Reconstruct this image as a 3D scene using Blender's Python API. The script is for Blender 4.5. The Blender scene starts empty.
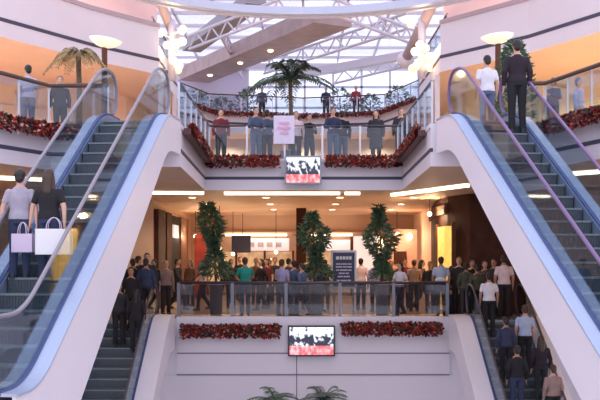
import bpy, bmesh, math, random
from mathutils import Vector, Matrix
random.seed(11)
S = bpy.context.scene
COL = S.collection
PI = math.pi

# ------------------------------------------------------------------ materials
def mat(name, col, rough=.5, metal=0.0, emit=None, es=0.0, noise=0.0, nscale=8.0, spec=None, bump=0.0):
    m = bpy.data.materials.new(name); m.use_nodes = True
    nt = m.node_tree; b = nt.nodes['Principled BSDF']
    b.inputs['Base Color'].default_value = (*col, 1)
    b.inputs['Roughness'].default_value = rough
    b.inputs['Metallic'].default_value = metal
    if spec is not None: b.inputs['Specular IOR Level'].default_value = spec
    if emit:
        b.inputs['Emission Color'].default_value = (*emit, 1); b.inputs['Emission Strength'].default_value = es
    if noise > 0 or bump > 0:
        tc = nt.nodes.new('ShaderNodeTexCoord'); n = nt.nodes.new('ShaderNodeTexNoise')
        n.inputs['Scale'].default_value = nscale; n.inputs['Detail'].default_value = 4
        nt.links.new(tc.outputs['Object'], n.inputs['Vector'])
        if noise > 0:
            r = nt.nodes.new('ShaderNodeValToRGB')
            r.color_ramp.elements[0].position = .3; r.color_ramp.elements[1].position = .7
            r.color_ramp.elements[0].color = (*[max(0, c*(1-noise)) for c in col], 1)
            r.color_ramp.elements[1].color = (*[min(1, c*(1+noise)) for c in col], 1)
            nt.links.new(n.outputs['Fac'], r.inputs['Fac']); nt.links.new(r.outputs['Color'], b.inputs['Base Color'])
        if bump > 0:
            bp = nt.nodes.new('ShaderNodeBump'); bp.inputs['Strength'].default_value = bump
            nt.links.new(n.outputs['Fac'], bp.inputs['Height']); nt.links.new(bp.outputs['Normal'], b.inputs['Normal'])
    return m

def glass_mat(name, tint, refl=.12):
    m = bpy.data.materials.new(name); m.use_nodes = True
    nt = m.node_tree
    for n in list(nt.nodes): nt.nodes.remove(n)
    o = nt.nodes.new('ShaderNodeOutputMaterial'); mx = nt.nodes.new('ShaderNodeMixShader')
    t = nt.nodes.new('ShaderNodeBsdfTransparent'); g = nt.nodes.new('ShaderNodeBsdfGlossy')
    t.inputs['Color'].default_value = (*tint, 1); g.inputs['Roughness'].default_value = .03
    g.inputs['Color'].default_value = (.9, .95, 1, 1)
    fr = nt.nodes.new('ShaderNodeFresnel'); fr.inputs['IOR'].default_value = 1.45
    ad = nt.nodes.new('ShaderNodeMath'); ad.operation = 'MULTIPLY_ADD'
    ad.inputs[1].default_value = .38; ad.inputs[2].default_value = refl*.3
    nt.links.new(fr.outputs[0], ad.inputs[0]); nt.links.new(ad.outputs[0], mx.inputs[0])
    nt.links.new(t.outputs[0], mx.inputs[1]); nt.links.new(g.outputs[0], mx.inputs[2])
    nt.links.new(mx.outputs[0], o.inputs[0])
    return m

def screen_mat(name, seed, s):
    # a lit display: white picture with dark blobs above, red banner below (Generated coords)
    m = bpy.data.materials.new(name); m.use_nodes = True
    nt = m.node_tree; b = nt.nodes['Principled BSDF']; L = nt.links.new
    tc = nt.nodes.new('ShaderNodeTexCoord'); mp = nt.nodes.new('ShaderNodeMapping')
    mp.inputs['Location'].default_value = (seed, 0, seed*.7); mp.inputs['Scale'].default_value = (9, 1, 4.0)
    n = nt.nodes.new('ShaderNodeTexNoise'); n.inputs['Scale'].default_value = 1.0; n.inputs['Detail'].default_value = 3
    L(tc.outputs['Generated'], mp.inputs['Vector']); L(mp.outputs[0], n.inputs['Vector'])
    sx = nt.nodes.new('ShaderNodeSeparateXYZ'); L(tc.outputs['Generated'], sx.inputs[0])
    # dark more likely in the middle rows
    ad = nt.nodes.new('ShaderNodeMath'); ad.operation = 'MULTIPLY_ADD'; ad.inputs[1].default_value = .35; ad.inputs[2].default_value = -.22
    L(sx.outputs['Z'], ad.inputs[0])
    sm = nt.nodes.new('ShaderNodeMath'); sm.operation = 'ADD'; L(n.outputs['Fac'], sm.inputs[0]); L(ad.outputs[0], sm.inputs[1])
    r = nt.nodes.new('ShaderNodeValToRGB'); e = r.color_ramp.elements
    e[0].position = .46; e[0].color = (.02, .025, .05, 1); e[1].position = .55; e[1].color = (.85, .88, 1, 1)
    L(sm.outputs[0], r.inputs[0])
    r2 = nt.nodes.new('ShaderNodeValToRGB'); f = r2.color_ramp.elements
    f[0].position = .42; f[0].color = (.75, .10, .12, 1); f[1].position = .66; f[1].color = (1, .55, .6, 1)
    L(n.outputs['Fac'], r2.inputs[0])
    lt = nt.nodes.new('ShaderNodeMath'); lt.operation = 'LESS_THAN'; lt.inputs[1].default_value = .33; L(sx.outputs['Z'], lt.inputs[0])
    mx = nt.nodes.new('ShaderNodeMixRGB'); L(lt.outputs[0], mx.inputs[0]); L(r.outputs[0], mx.inputs[1]); L(r2.outputs[0], mx.inputs[2])
    b.inputs['Base Color'].default_value = (.02, .02, .02, 1)
    L(mx.outputs[0], b.inputs['Emission Color']); b.inputs['Emission Strength'].default_value = s
    return m

M = {}
M['white'] = mat('white_paint', (.80, .76, .83), .45, noise=.02, nscale=.6)
M['clad'] = mat('escalator_cladding', (.80, .755, .82), .38, noise=.02, nscale=1.0)
M['groove'] = mat('dark_reveal', (.055, .055, .10), .5)
M['joint'] = mat('shadow_joint', (.20, .19, .27), .6)
M['soffit'] = mat('warm_soffit', (.70, .48, .35), .6, noise=.06, nscale=.5)
M['floor'] = mat('stone_floor', (.50, .40, .31), .25, noise=.15, nscale=1.5)
M['floor_dark'] = mat('lower_floor', (.4, .36, .34), .3, noise=.1, nscale=1.0)
M['deck'] = mat('deck_blue_reflection', (.52, .59, .76), .34, .4)  # blue light reflected by the metal deck is put into its base colour
M['deck_line'] = mat('deck_seam', (.05, .08, .22), .4)
M['skirt'] = mat('skirt_steel', (.32, .40, .54), .35, .6)  # bluish tint stands in for reflections on the inner skirt and glass
M['step'] = mat('step_riser', (.075, .09, .11), .5, .3, noise=.15, nscale=30)
M['tread'] = mat('step_tread', (.18, .215, .24), .45, .4)
M['rail_l'] = mat('handrail_grey', (.26, .24, .29), .35)
M['rail_v'] = mat('handrail_violet', (.20, .12, .27), .4)
M['steel'] = mat('brushed_steel', (.52, .54, .60), .3, .8)
M['dark_rail'] = mat('dark_top_rail', (.07, .06, .08), .35)
M['brown_rail'] = mat('brown_top_rail', (.09, .05, .04), .4)
M['blue_rail'] = mat('slate_top_rail', (.14, .16, .24), .4)
M['grey_post'] = mat('grey_post', (.22,.23,.27), .4, .3)
M['glass'] = glass_mat('balustrade_glass', (.80, .87, .90))
M['glass_clear'] = glass_mat('clear_glass', (.80, .83, .86), .08)
M['glass_murk'] = glass_mat('murk_tinted_glass', (.52, .52, .55), .10)  # dark tint stands in for murky reflections in the middle railing
M['roof_glass'] = glass_mat('roof_glass', (.93, .94, .98), .05)
M['facade_glass'] = glass_mat('facade_glass', (.90, .93, .97), .08)
M['brown'] = mat('dark_brown_panel', (.060, .024, .018), .7, noise=.25, nscale=3, spec=.15)
M['brown2'] = mat('brown_wood', (.13, .055, .035), .65, noise=.2, nscale=4, spec=.2)
M['black'] = mat('black', (.008, .008, .01), .7, spec=.1)
M['tan'] = mat('tan_wall', (.62, .44, .33), .6, noise=.05, nscale=1)
M['peach'] = mat('peach_wall', (.88, .62, .48), .6, noise=.05, nscale=.7)
M['pink'] = mat('pink_wall', (.92, .66, .62), .6)
M['yellow'] = mat('yellow_wall', (.92, .76, .48), .55, noise=.08, nscale=.8)
M['lav'] = mat('lavender_wall', (.66, .62, .78), .6)
M['coping'] = mat('mauve_coping', (.48, .38, .42), .5)
M['roofsteel'] = mat('white_steel', (.72, .68, .76), .4)
M['ring'] = mat('pale_blue_ring', (.62, .70, .88), .4)
M['girder'] = mat('brown_girder', (.46, .34, .34), .5, noise=.15, nscale=1.5)
M['greybeam'] = mat('grey_girder', (.36, .34, .38), .5)
M['lamp_warm'] = mat('warm_lamp', (1, .9, .7), .4, emit=(1, .80, .52), es=6)
M['lamp_globe'] = mat('warm_globe', (1, .9, .7), .4, emit=(1, .78, .48), es=3.2)
M['lamp_amber'] = mat('amber_globe', (1, .8, .5), .4, emit=(1, .70, .40), es=.75)
M['strip'] = mat('cove_strip', (1, .9, .8), .4, emit=(1, .78, .55), es=3.0)
M['dish'] = mat('cream_dish', (.92, .85, .68), .5, emit=(1, .86, .62), es=.45)
M['door_glow'] = mat('lit_doorway', (.9, .6, .2), .5, emit=(1, .50, .08), es=.55, noise=.25, nscale=4)
M['win_glow'] = mat('lit_shop_window', (.9, .7, .5), .5, emit=(1, .55, .32), es=.16, noise=.45, nscale=2.5)
M['win_glow_up'] = mat('lit_upper_window', (.9, .75, .6), .5, emit=(1, .70, .46), es=.4, noise=.3, nscale=3)
M['sign_glow'] = mat('lit_sign_band', (.8, .75, .8), .5, emit=(.85, .72, .78), es=.45)
M['red_sign'] = mat('red_poster', (.42, .06, .045), .5, noise=.3, nscale=3)
M['navy'] = mat('navy_board', (.03, .035, .10), .4)
M['paper'] = mat('white_paper', (.82, .82, .84), .6)
M['lilac_paper'] = mat('lilac_paper', (.62, .52, .68), .6)
M['banner'] = mat('banner_cloth', (.78, .72, .88), .7)
M['pinkink'] = mat('pink_ink', (.80, .42, .60), .7)
M['pot'] = mat('grey_planter', (.30, .32, .38), .4, .3)
M['trunk'] = mat('bark', (.13, .09, .06), .8, noise=.3, nscale=12)
M['leaf'] = mat('green_leaf', (.075, .15, .075), .5, noise=.4, nscale=4)
M['leaf2'] = mat('grey_green_leaf', (.15, .21, .15), .5, noise=.4, nscale=4)
M['leaf_p'] = mat('palm_leaf', (.055, .10, .06), .5, noise=.4, nscale=4)
M['leaf_y'] = mat('yellow_palm_leaf', (.34, .26, .12), .5, noise=.3, nscale=4)
M['leaf_d'] = mat('dark_leaf', (.03, .055, .035), .6)
M['fl_red'] = mat('red_petal', (.36, .04, .03), .6, spec=.2)
M['fl_dark'] = mat('maroon_petal', (.07, .01, .014), .6, spec=.2)
M['fl_pink'] = mat('pale_petal', (.70, .36, .30), .5)
M['trough'] = mat('maroon_trough', (.10, .03, .035), .5)
M['scr1'] = screen_mat('screen_lower', 3.1, 1.1)
M['scr2'] = screen_mat('screen_upper', 7.7, 1.0)
M['frame'] = mat('screen_frame', (.03, .03, .05), .3)
M['frame2'] = mat('screen_frame_grey', (.30, .32, .38), .3)
M['skin1'] = mat('skin_fair', (.60, .36, .27), .5)
M['skin2'] = mat('skin_tan', (.42, .23, .15), .5)
M['eye'] = mat('eye_dark', (.02, .015, .015), .2)
M['hair_k'] = mat('hair_black', (.014, .011, .011), .45)
M['hair_b'] = mat('hair_brown', (.05, .028, .018), .45)
M['hair_g'] = mat('hair_fair', (.36, .26, .20), .5)
M['shoe'] = mat('shoe_black', (.015, .015, .018), .4)
M['shoe_w'] = mat('shoe_pale', (.5, .5, .52), .5)
CL = {}
def cloth(n, c):
    CL[n] = mat('cloth_'+n, c, .85, noise=.10, nscale=9)
for n, c in dict(white=(.72,.72,.80), grey=(.36,.34,.42), black=(.014,.013,.017), navy=(.03,.04,.09), teal=(.02,.30,.25), lavender=(.36,.35,.56),
                 denim=(.09,.13,.23), pinkwhite=(.70,.55,.60), maroon=(.16,.02,.03), olive=(.06,.06,.04), brown=(.14,.08,.06), bluegrey=(.07,.10,.17),
                 paleblue=(.42,.50,.70), charcoal=(.025,.025,.032), taupe=(.30,.20,.18), red=(.38,.04,.05), beige=(.45,.35,.27), plum=(.022,.012,.022)).items(): cloth(n, c)

# ------------------------------------------------------------------ mesh builder
class MB:
    def __init__(s): s.v = []; s.f = []; s.mi = []
    def add(s, vs, fs, mi=0):
        o = len(s.v); s.v += [tuple(p) for p in vs]
        for f in fs: s.f.append(tuple(i+o for i in f)); s.mi.append(mi)
    def box(s, x0, x1, y0, y1, z0, z1, mi=0):
        s.add([(x0,y0,z0),(x1,y0,z0),(x1,y1,z0),(x0,y1,z0),(x0,y0,z1),(x1,y0,z1),(x1,y1,z1),(x0,y1,z1)],
              [(0,3,2,1),(4,5,6,7),(0,1,5,4),(1,2,6,5),(2,3,7,6),(3,0,4,7)], mi)
    def prism(s, poly, z0, z1, mi=0, mib=None, mit=None):
        n = len(poly)
        a = sum(poly[i][0]*poly[(i+1)%n][1]-poly[(i+1)%n][0]*poly[i][1] for i in range(n))
        if a < 0: poly = poly[::-1]
        vs = [(x,y,z0) for x,y in poly]+[(x,y,z1) for x,y in poly]
        s.add(vs, [(i,(i+1)%n,(i+1)%n+n,i+n) for i in range(n)], mi)
        s.add(vs[:n], [tuple(range(n-1,-1,-1))], mi if mib is None else mib)
        s.add(vs[n:], [tuple(range(n))], mi if mit is None else mit)
    def tube(s, pts, r, n=8, mi=0, cap=True, closed=False):
        pts = [Vector(p) for p in pts]; N = len(pts); vs = []; prev = None
        rr = r if isinstance(r, (list, tuple)) else [r]*N
        for i, p in enumerate(pts):
            if closed: t = pts[(i+1)%N]-pts[i-1]
            else: t = pts[min(i+1,N-1)]-pts[max(i-1,0)]
            t.normalize()
            if prev is None:
                a = Vector((0,0,1)) if abs(t.z) < .9 else Vector((1,0,0))
                u = t.cross(a).normalized()
            else:
                u = (prev-t*prev.dot(t))
                u = u.normalized() if u.length > 1e-6 else t.orthogonal().normalized()
            prev = u; w = t.cross(u)
            for k in range(n):
                a = 2*PI*k/n; vs.append(p+(u*math.cos(a)+w*math.sin(a))*rr[i])
        fs = []
        for i in range(N if closed else N-1):
            j = (i+1)%N
            for k in range(n): fs.append((i*n+k, i*n+(k+1)%n, j*n+(k+1)%n, j*n+k))
        if cap and not closed: fs += [tuple(range(n-1,-1,-1)), tuple(range((N-1)*n, N*n))]
        s.add(vs, fs, mi)
    def beam(s, a, b, w, h, mi=0):
        a = Vector(a); b = Vector(b); t = (b-a).normalized()
        u = t.cross(Vector((0,0,1)))
        u = u.normalized() if u.length > 1e-4 else Vector((1,0,0))
        q = u.cross(t)
        vs = []
        for p in (a, b):
            for du, dq in ((-1,-1),(1,-1),(1,1),(-1,1)): vs.append(p+u*du*w/2+q*dq*h/2)
        s.add(vs, [(3,2,1,0),(4,5,6,7),(0,1,5,4),(1,2,6,5),(2,3,7,6),(3,0,4,7)], mi)
    def lathe(s, prof, n=20, c=(0,0,0), mi=0):
        vs = []
        for r, z in prof:
            for k in range(n):
                a = 2*PI*k/n; vs.append((c[0]+r*math.cos(a), c[1]+r*math.sin(a), c[2]+z))
        N = len(prof); fs = []
        for i in range(N-1):
            for k in range(n): fs.append((i*n+k, i*n+(k+1)%n, (i+1)*n+(k+1)%n, (i+1)*n+k))
        fs += [tuple(range(n-1,-1,-1)), tuple(range((N-1)*n, N*n))]
        s.add(vs, fs, mi)
    def ell(s, c, r, nu=14, nv=10, mi=0):
        vs = [(c[0], c[1], c[2]-r[2])]
        for j in range(1, nv):
            t = -PI/2+PI*j/nv
            for k in range(nu):
                a = 2*PI*k/nu; vs.append((c[0]+r[0]*math.cos(t)*math.cos(a), c[1]+r[1]*math.cos(t)*math.sin(a), c[2]+r[2]*math.sin(t)))
        vs.append((c[0], c[1], c[2]+r[2])); fs = []
        for k in range(nu): fs.append((0, 1+(k+1)%nu, 1+k))
        for j in range(nv-2):
            for k in range(nu): fs.append((1+j*nu+k, 1+j*nu+(k+1)%nu, 1+(j+1)*nu+(k+1)%nu, 1+(j+1)*nu+k))
        e = len(vs)-1; o = 1+(nv-2)*nu
        for k in range(nu): fs.append((o+k, o+(k+1)%nu, e))
        s.add(vs, fs, mi)
    def capsule(s, a, ra, b, rb, n=12, mi=0):
        a = Vector(a); b = Vector(b); t = (b-a); L = t.length; t.normalize()
        pts = []; rr = []
        for k in range(4):
            q = PI/2*(1-k/3.5); pts.append(a-t*ra*math.sin(q)); rr.append(max(.0015, ra*math.cos(q)))
        pts.append(a); rr.append(ra)
        for f in (.33, .66): pts.append(a.lerp(b, f)); rr.append(ra+(rb-ra)*f)
        pts.append(b); rr.append(rb)
        for k in range(3, -1, -1):
            q = PI/2*(1-k/3.5); pts.append(b+t*rb*math.sin(q)); rr.append(max(.0015, rb*math.cos(q)))
        s.tube(pts, rr, n, mi)
    def leaf(s, p, d, L, w, mi=0, up=None):
        p = Vector(p); d = Vector(d).normalized()
        u = d.cross(up or Vector((random.uniform(-1,1), random.uniform(-1,1), random.uniform(-1,1))))
        if u.length < 1e-4: u = d.orthogonal()
        u.normalize(); nrm = u.cross(d)*L*.12
        s.add([p, p+d*L*.5+u*w/2+nrm, p+d*L, p+d*L*.5-u*w/2+nrm], [(0,1,2,3)], mi)
    def ribbon(s, path, z0, z1, o0, o1, mi=0):
        # solid strip along a polyline; offsets are to the LEFT of the walking direction
        A = offset(path, o0); B = offset(path, o1); n = len(path); vs = []
        for i in range(n): vs += [(*A[i], z0), (*B[i], z0), (*B[i], z1), (*A[i], z1)]
        fs = []
        for i in range(n-1):
            o = i*4; q = o+4
            for k in range(4): fs.append((o+k, o+(k+1)%4, q+(k+1)%4, q+k))
        fs += [(3,2,1,0), tuple((n-1)*4+k for k in range(4))]
        s.add(vs, fs, mi)
    def mesh(s, name, mats, smooth=False, fix=True):
        me = bpy.data.meshes.new(name); me.from_pydata(s.v, [], s.f)
        for m in mats: me.materials.append(m)
        me.polygons.foreach_set('material_index', s.mi)
        if fix:
            bm = bmesh.new(); bm.from_mesh(me); bmesh.ops.recalc_face_normals(bm, faces=bm.faces); bm.to_mesh(me); bm.free()
        if smooth: me.polygons.foreach_set('use_smooth', [True]*len(me.polygons))
        me.update(); return me
    def build(s, name, mats, parent=None, smooth=False, fix=True, loc=None):
        if not isinstance(mats, (list, tuple)): mats = [mats]
        o = bpy.data.objects.new(name, s.mesh(name, mats, smooth, fix)); COL.objects.link(o)
        if parent: o.parent = parent
        if loc: o.location = loc
        return o

def offset(path, d):
    out = []; n = len(path)
    for i in range(n):
        p = Vector(path[i])
        a = (Vector(path[i])-Vector(path[i-1])).normalized() if i > 0 else None
        b = (Vector(path[i+1])-Vector(path[i])).normalized() if i < n-1 else None
        na = Vector((-a.y, a.x)) if a else None; nb = Vector((-b.y, b.x)) if b else None
        if na is None: q = p+nb*d
        elif nb is None: q = p+na*d
        else:
            m = (na+nb).normalized(); q = p+m*d/max(.4, m.dot(na))
        out.append((q.x, q.y))
    return out

def empty(name, loc=(0,0,0), rz=0):
    o = bpy.data.objects.new(name, None); COL.objects.link(o); o.location = loc; o.rotation_euler = (0,0,rz)
    o.empty_display_size = .2; return o
def tag(o, label, cat, group=None):
    o['label'] = label; o['category'] = cat
    if group: o['group'] = group
    return o
def struct(o, label=None):
    o['kind'] = 'structure'
    if label: o['label'] = label
    return o
def dup(root, loc, rz=None):
    r = root.copy(); COL.objects.link(r); r.location = loc
    if rz is not None: r.rotation_euler = (0,0,rz)
    for ch in list(root.children):
        c = ch.copy(); COL.objects.link(c); c.parent = r
        for g in list(ch.children):
            d = g.copy(); COL.objects.link(d); d.parent = c
    return r

# ------------------------------------------------------------------ levels
Z1, Z2, Z3, Z0 = 0.0, 4.55, 9.1, -4.5
E2 = [(-12,13.5), (-6.35,20.3), (-5.6,22.2), (-4.25,22.2), (-4.22,21.4), (-2.62,21.4), (-2.84,29), (2.87,29), (2.72,21.3),
      (4.50,21.3), (4.55,22.0), (5.25,21.9), (5.95,19.2), (12,12)]
E3 = [(-14,23.5), (-8.7,28.7), (-6.8,32.2), (-5.0,34.7), (-5.04,41), (-5.9,47), (-4.6,51), (0,52.3), (4.0,51.2), (5.4,46.5), (4.65,40),
      (4.7,34.2), (7.0,31.0), (8.4,28.0), (14,22.5)]
# lower hall floor
b = MB(); b.box(-16,16,-6,56,Z0-.3,Z0); struct(b.build('floor', M['floor_dark']))
# middle level: far slab and side galleries
L1poly = [(-12,12), (-6.7,12), (-6.7,28.6), (-3.66,28.6), (-3.66,29), (4.25,29), (4.25,28.6), (7.3,28.6), (7.3,12), (12,12), (12,50), (-12,50)]
b = MB(); b.prism(L1poly, -.5, 0, 0, 0, 1); struct(b.build('floor.001', [M['white'], M['floor']]))
# near slab under the camera, with landings for the two upper escalators
b = MB(); b.prism([(-6.7,-6), (6.7,-6), (6.7,12.0), (3.4,12.0), (3.4,10.5), (-3.2,10.5), (-3.2,12.0), (-6.7,12.0)], -.5, 0, 0, 0, 1)
struct(b.build('floor.002', [M['white'], M['floor']]))
# upper level slab: white edge, warm painted underside
b = MB(); b.prism(E2+[(12,56),(-12,56)], Z2-.84, Z2, 0, 1, 2); struct(b.build('ceiling', [M['white'], M['soffit'], M['floor']]))
b = MB(); b.prism(E3+[(14,60),(-14,60)], Z3-1.0, Z3, 0, 1, 2); struct(b.build('ceiling.001', [M['white'], M['peach'], M['floor']]))
# dark reveals round both slab edges
def seg(path, i, j): return path[i:j+1]
n_tr = [0]
def trim(bm, m):
    n_tr[0] += 1; return struct(bm.build('trim_%d' % n_tr[0], m))
for sg in (seg(E2,0,3), seg(E2,5,8), seg(E2,10,13)):
    b = MB(); b.ribbon(sg, 4.015, 4.10, -.012, .05); trim(b, M['groove'])
    b = MB(); b.ribbon(sg, Z2-.02, Z2+.07, -.03, .22); trim(b, M['white'])
b = MB(); b.ribbon(E3, 8.55, 8.66, -.014, .05); trim(b, M['groove'])
b = MB(); b.ribbon(E3[:4], Z3, 9.72, 0, .16); struct(b.build('wall_left', M['white']))
b = MB(); b.ribbon(E3[11:], Z3, 9.72, 0, .16); struct(b.build('wall_right', M['white']))
b = MB(); b.ribbon(E3[:4], 9.72, 9.86, -.05, .3); trim(b, M['coping'])
b = MB(); b.ribbon(E3[11:], 9.72, 9.86, -.05, .3); trim(b, M['coping'])
# mid-level front: deep white fascia with a groove, then the recessed wall below
b = MB(); b.box(-3.66,4.25,28.98,29.4,-1.0,.04); b.box(-3.66,4.25,29.0,29.4,-1.04,-1.0,1); b.box(-3.66,4.25,28.98,29.4,-1.62,-1.04); b.box(-3.66,4.25,28.99,29.4,-1.66,-1.62,1)
struct(b.build('wall_front', [M['white'], M['joint']]))
b = MB(); b.box(-9,-.20,29.02,29.4,Z0,-1.66); b.box(-.20,-.17,29.04,29.4,Z0,-1.66,1); b.box(-.17,9,29.02,29.4,Z0,-1.66)
b.box(-9,-3.66,29.1,29.4,-1.66,-.5); b.box(4.25,9,29.1,29.4,-1.66,-.5); struct(b.build('wall_front.001', [M['white'], M['joint']]))
b = MB(); b.box(-.20,-.17,28.975,28.99,-1.62,-1.04); trim(b, M['joint'])

# ------------------------------------------------------------------ mid-level shops
WL = [(-9,12), (-9,31), (-5.05,33.6), (-5.25,47)]
b = MB(); b.ribbon(WL, 0, 3.7, 0, .2); struct(b.build('wall_left.001', M['tan']))
b = MB(); b.box(-5.4,5.4,47,47.2,0,3.71); struct(b.build('wall_back', M['tan']))
b = MB(); b.ribbon([(9,12), (9,28.5), (6.6,29.6)], 0, 3.7, -.2, 0); struct(b.build('wall_right.001', M['tan']))
b = MB(); b.ribbon([(5.0,39), (5.2,47)], 0, 3.7, 0, -.2); struct(b.build('wall_right.002', M['peach']))
b = MB(); b.box(-5.3,5.2,46.6,47,2.80,2.92); trim(b, M['tan'])
# left shopfront: three dark pilasters and a black doorway with a small lit sign
t = tag(empty('shopfront', (-5.05,33.6,0)), 'dark brown pilasters of the shopfront left of the concourse, around a black doorway', 'shopfront')
def wl(yy): return -5.05-(yy-33.6)*.2/13.4
for y0, y1, m in ((33.9,35.6,'brown'), (36.3,37.6,'brown'), (41.0,43.6,'brown2')):
    b = MB(); b.box(wl(y0)-.05+5.05, wl(y0)+.16+5.05, y0-33.6, y1-33.6, 0, 3.4); b.build('pilaster', M[m], t)
b = MB(); b.box(-.12,.06,37.8-33.6,40.4-33.6,0,3.35); b.build('doorway', M['black'], t)
b = MB(); b.box(.06,.12,38.2-33.6,39.6-33.6,2.5,3.0); b.build('lit_sign', M['sign_glow'], t)
# right shopfront: curved dark front with a yellow lit doorway
t = tag(empty('shopfront', (4.5,32,0)), 'curved dark brown shopfront on the right with a glowing yellow doorway', 'shopfront')
RC = [(5.0,39), (4.72,36.2), (4.55,33.8), (4.62,32.0), (5.1,30.6), (6.6,29.6)]
RC = [(x-4.5, y-32) for x, y in RC]
b = MB(); b.ribbon(RC, 0, 3.7, 0, .3); b.build('curved_wall', M['brown'], t)
b = MB(); b.ribbon(RC[:4], 3.15, 3.45, -.02, -.10); b.build('cornice', M['brown2'], t)
b = MB(); b.ribbon([(4.57-4.5,33.2-32), (4.62-4.5,32.0-32), (4.78-4.5,31.5-32)], .05, 2.75, -.03, -.10); b.build('lit_doorway', M['door_glow'], t)
for q in ((4.49-4.5,33.42-32), (4.72-4.5,31.40-32)):
    b = MB(); b.box(q[0]-.06,q[0]+.06,q[1]-.14,q[1]-.0,0,2.85); b.build('door_post', M['brown2'], t)
# back row of shops
t = tag(empty('shopfront', (-1.9,46.9,0)), 'far shopfront with a pale sign band, left of the dark pillar', 'shopfront')
b = MB(); b.box(-1.35,1.25,-.28,-.1,2.05,2.62); b.build('sign_band', M['sign_glow'], t)
for k in range(5):
    b = MB(); b.box(-1.05+k*.42,-.78+k*.42,-.30,-.28,2.22,2.45); b.build('sign_mark', M['lav'], t)
b = MB(); b.box(-2.6,1.5,-.12,-.02,.1,2.0); b.build('display_window', M['win_glow'], t)
for k in range(4):
    b = MB(); b.box(-2.6+k*1.33,-2.5+k*1.33,-.2,-.1,0,2.05); b.build('window_post', M['brown2'], t)
t = tag(empty('shopfront', (1.6,46.9,0)), 'far shopfront with bright pink-white windows behind the navy board', 'shopfront')
b = MB(); b.box(-1.1,.6,-.28,-.1,2.05,2.55); b.build('sign_band', M['sign_glow'], t)
b = MB(); b.box(-1.1,.7,-.12,-.02,.1,2.0); b.build('display_window', M['win_glow'], t)
b = MB(); b.box(.75,1.85,-.14,-.02,.1,2.72); b.build('bright_panel', mat('pale_lit_panel', (.9,.8,.8), .5, emit=(1,.80,.78), es=.5), t)
b = MB(); b.box(.62,.75,-.2,-.02,0,2.8); b.build('window_post', M['brown2'], t)
t = tag(empty('shopfront', (3.9,43,0)), 'rosy shop wall with two dark pictures, beside the curved dark shopfront', 'shopfront')
b = MB(); b.box(-.35,1.0,0,.2,0,2.95); b.build('rosy_wall', mat('rosy_wall', (.72,.42,.34), .6, noise=.06), t)
b = MB(); b.box(-.72,-.42,-.02,.1,0,2.65); b.build('lit_window', mat('bright_window', (1,.9,.7), .5, emit=(1,.80,.52), es=1.1), t)
b = MB(); b.box(.0,.55,-.05,0,1.45,2.0); b.build('picture', M['brown'], t)
b = MB(); b.box(.05,.5,-.05,0,.8,1.25); b.build('picture', M['brown2'], t)
b = MB(); b.ell((.68,-.1,2.62),(.10,.08,.14)); b.build('wall_lamp', M['lamp_warm'], t, True)
b = MB(); b.box(-.27,.13,39.85,40.25,0,3.71); struct(b.build('column', M['brown']))
o = MB(); o.box(-4.55,-4.05,41.9,42.0,0,2.7); tag(o.build('red_poster', M['red_sign']), 'red poster standing beside the left shop doorway behind the white-topped walker', 'poster')
o = MB(); o.box(-3.2,-2.35,44.8,45.0,1.95,2.72); tag(o.build('hanging_sign', M['navy']), 'dark hanging sign left of the pale sign band', 'sign')
o = MB(); o.box(-2.72,-2.70,44.88,44.92,2.72,3.71); o.build('hanger', M['black'], bpy.data.objects['hanging_sign'])
# side-gallery shop glimpses
o = MB(); o.box(-8.9,-8.75,16,28,1.9,2.3); trim(o, M['brown2'])
o = MB(); o.box(8.75,8.9,16,28,1.9,2.3); trim(o, M['brown2'])

# cove light strips under the upper slab
def strip(path, label, z=3.70, w=.16):
    o = MB(); o.ribbon(path, z-.07, z+.02, -w/2, w/2); r = o.build('cove_light', M['strip']); tag(r, label, 'light', 'cove lights under the upper gallery'); return r
strip([(-4.45,29.6), (-2.95,29.75)], 'short bright cove light beside the top of the left escalator')
strip([(-2.35,29.9), (1.1,29.9)], 'long cove light across the middle of the soffit below the upper screen')
strip([(1.25,29.9), (1.7,29.9)], 'shortest cove light, just right of the middle of the soffit')
strip([(2.75,30.6), (4.35,26.5)], 'slanting cove light next to the right escalator truss')
strip([(-8.4,23.2), (-6.3,24.6)], 'cove light under the left side gallery behind the shopping couple')
strip([(6.0,22.9), (7.6,20.9)], 'cove light under the right side gallery beyond the right escalator')
strip([(-3.6,46.4), (-.75,46.4)], 'far cove light above the pale sign band, left of the dark pillar', 2.80, .3)
strip([(.35,46.4), (2.3,46.4)], 'far cove light above the navy board, right of the dark pillar', 2.80, .3)

# ------------------------------------------------------------------ upper-level shops, far hall, roof
b = MB(); b.ribbon([(-13,26), (-12,33), (-7,39.5), (-6.6,54)], Z2, Z3-1.0, 0, .2); struct(b.build('wall_left.002', M['peach']))
b = MB(); b.ribbon([(13,25), (12,33), (6.3,38.5), (6.2,54)], Z2, Z3-1.0, 0, -.2); struct(b.build('wall_right.003', M['yellow']))
b = MB(); b.box(-6.8,6.4,54,54.2,Z2,Z3-1.0); struct(b.build('wall_back.001', mat('sand_wall', (.62,.52,.44), .6, noise=.08)))
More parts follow.
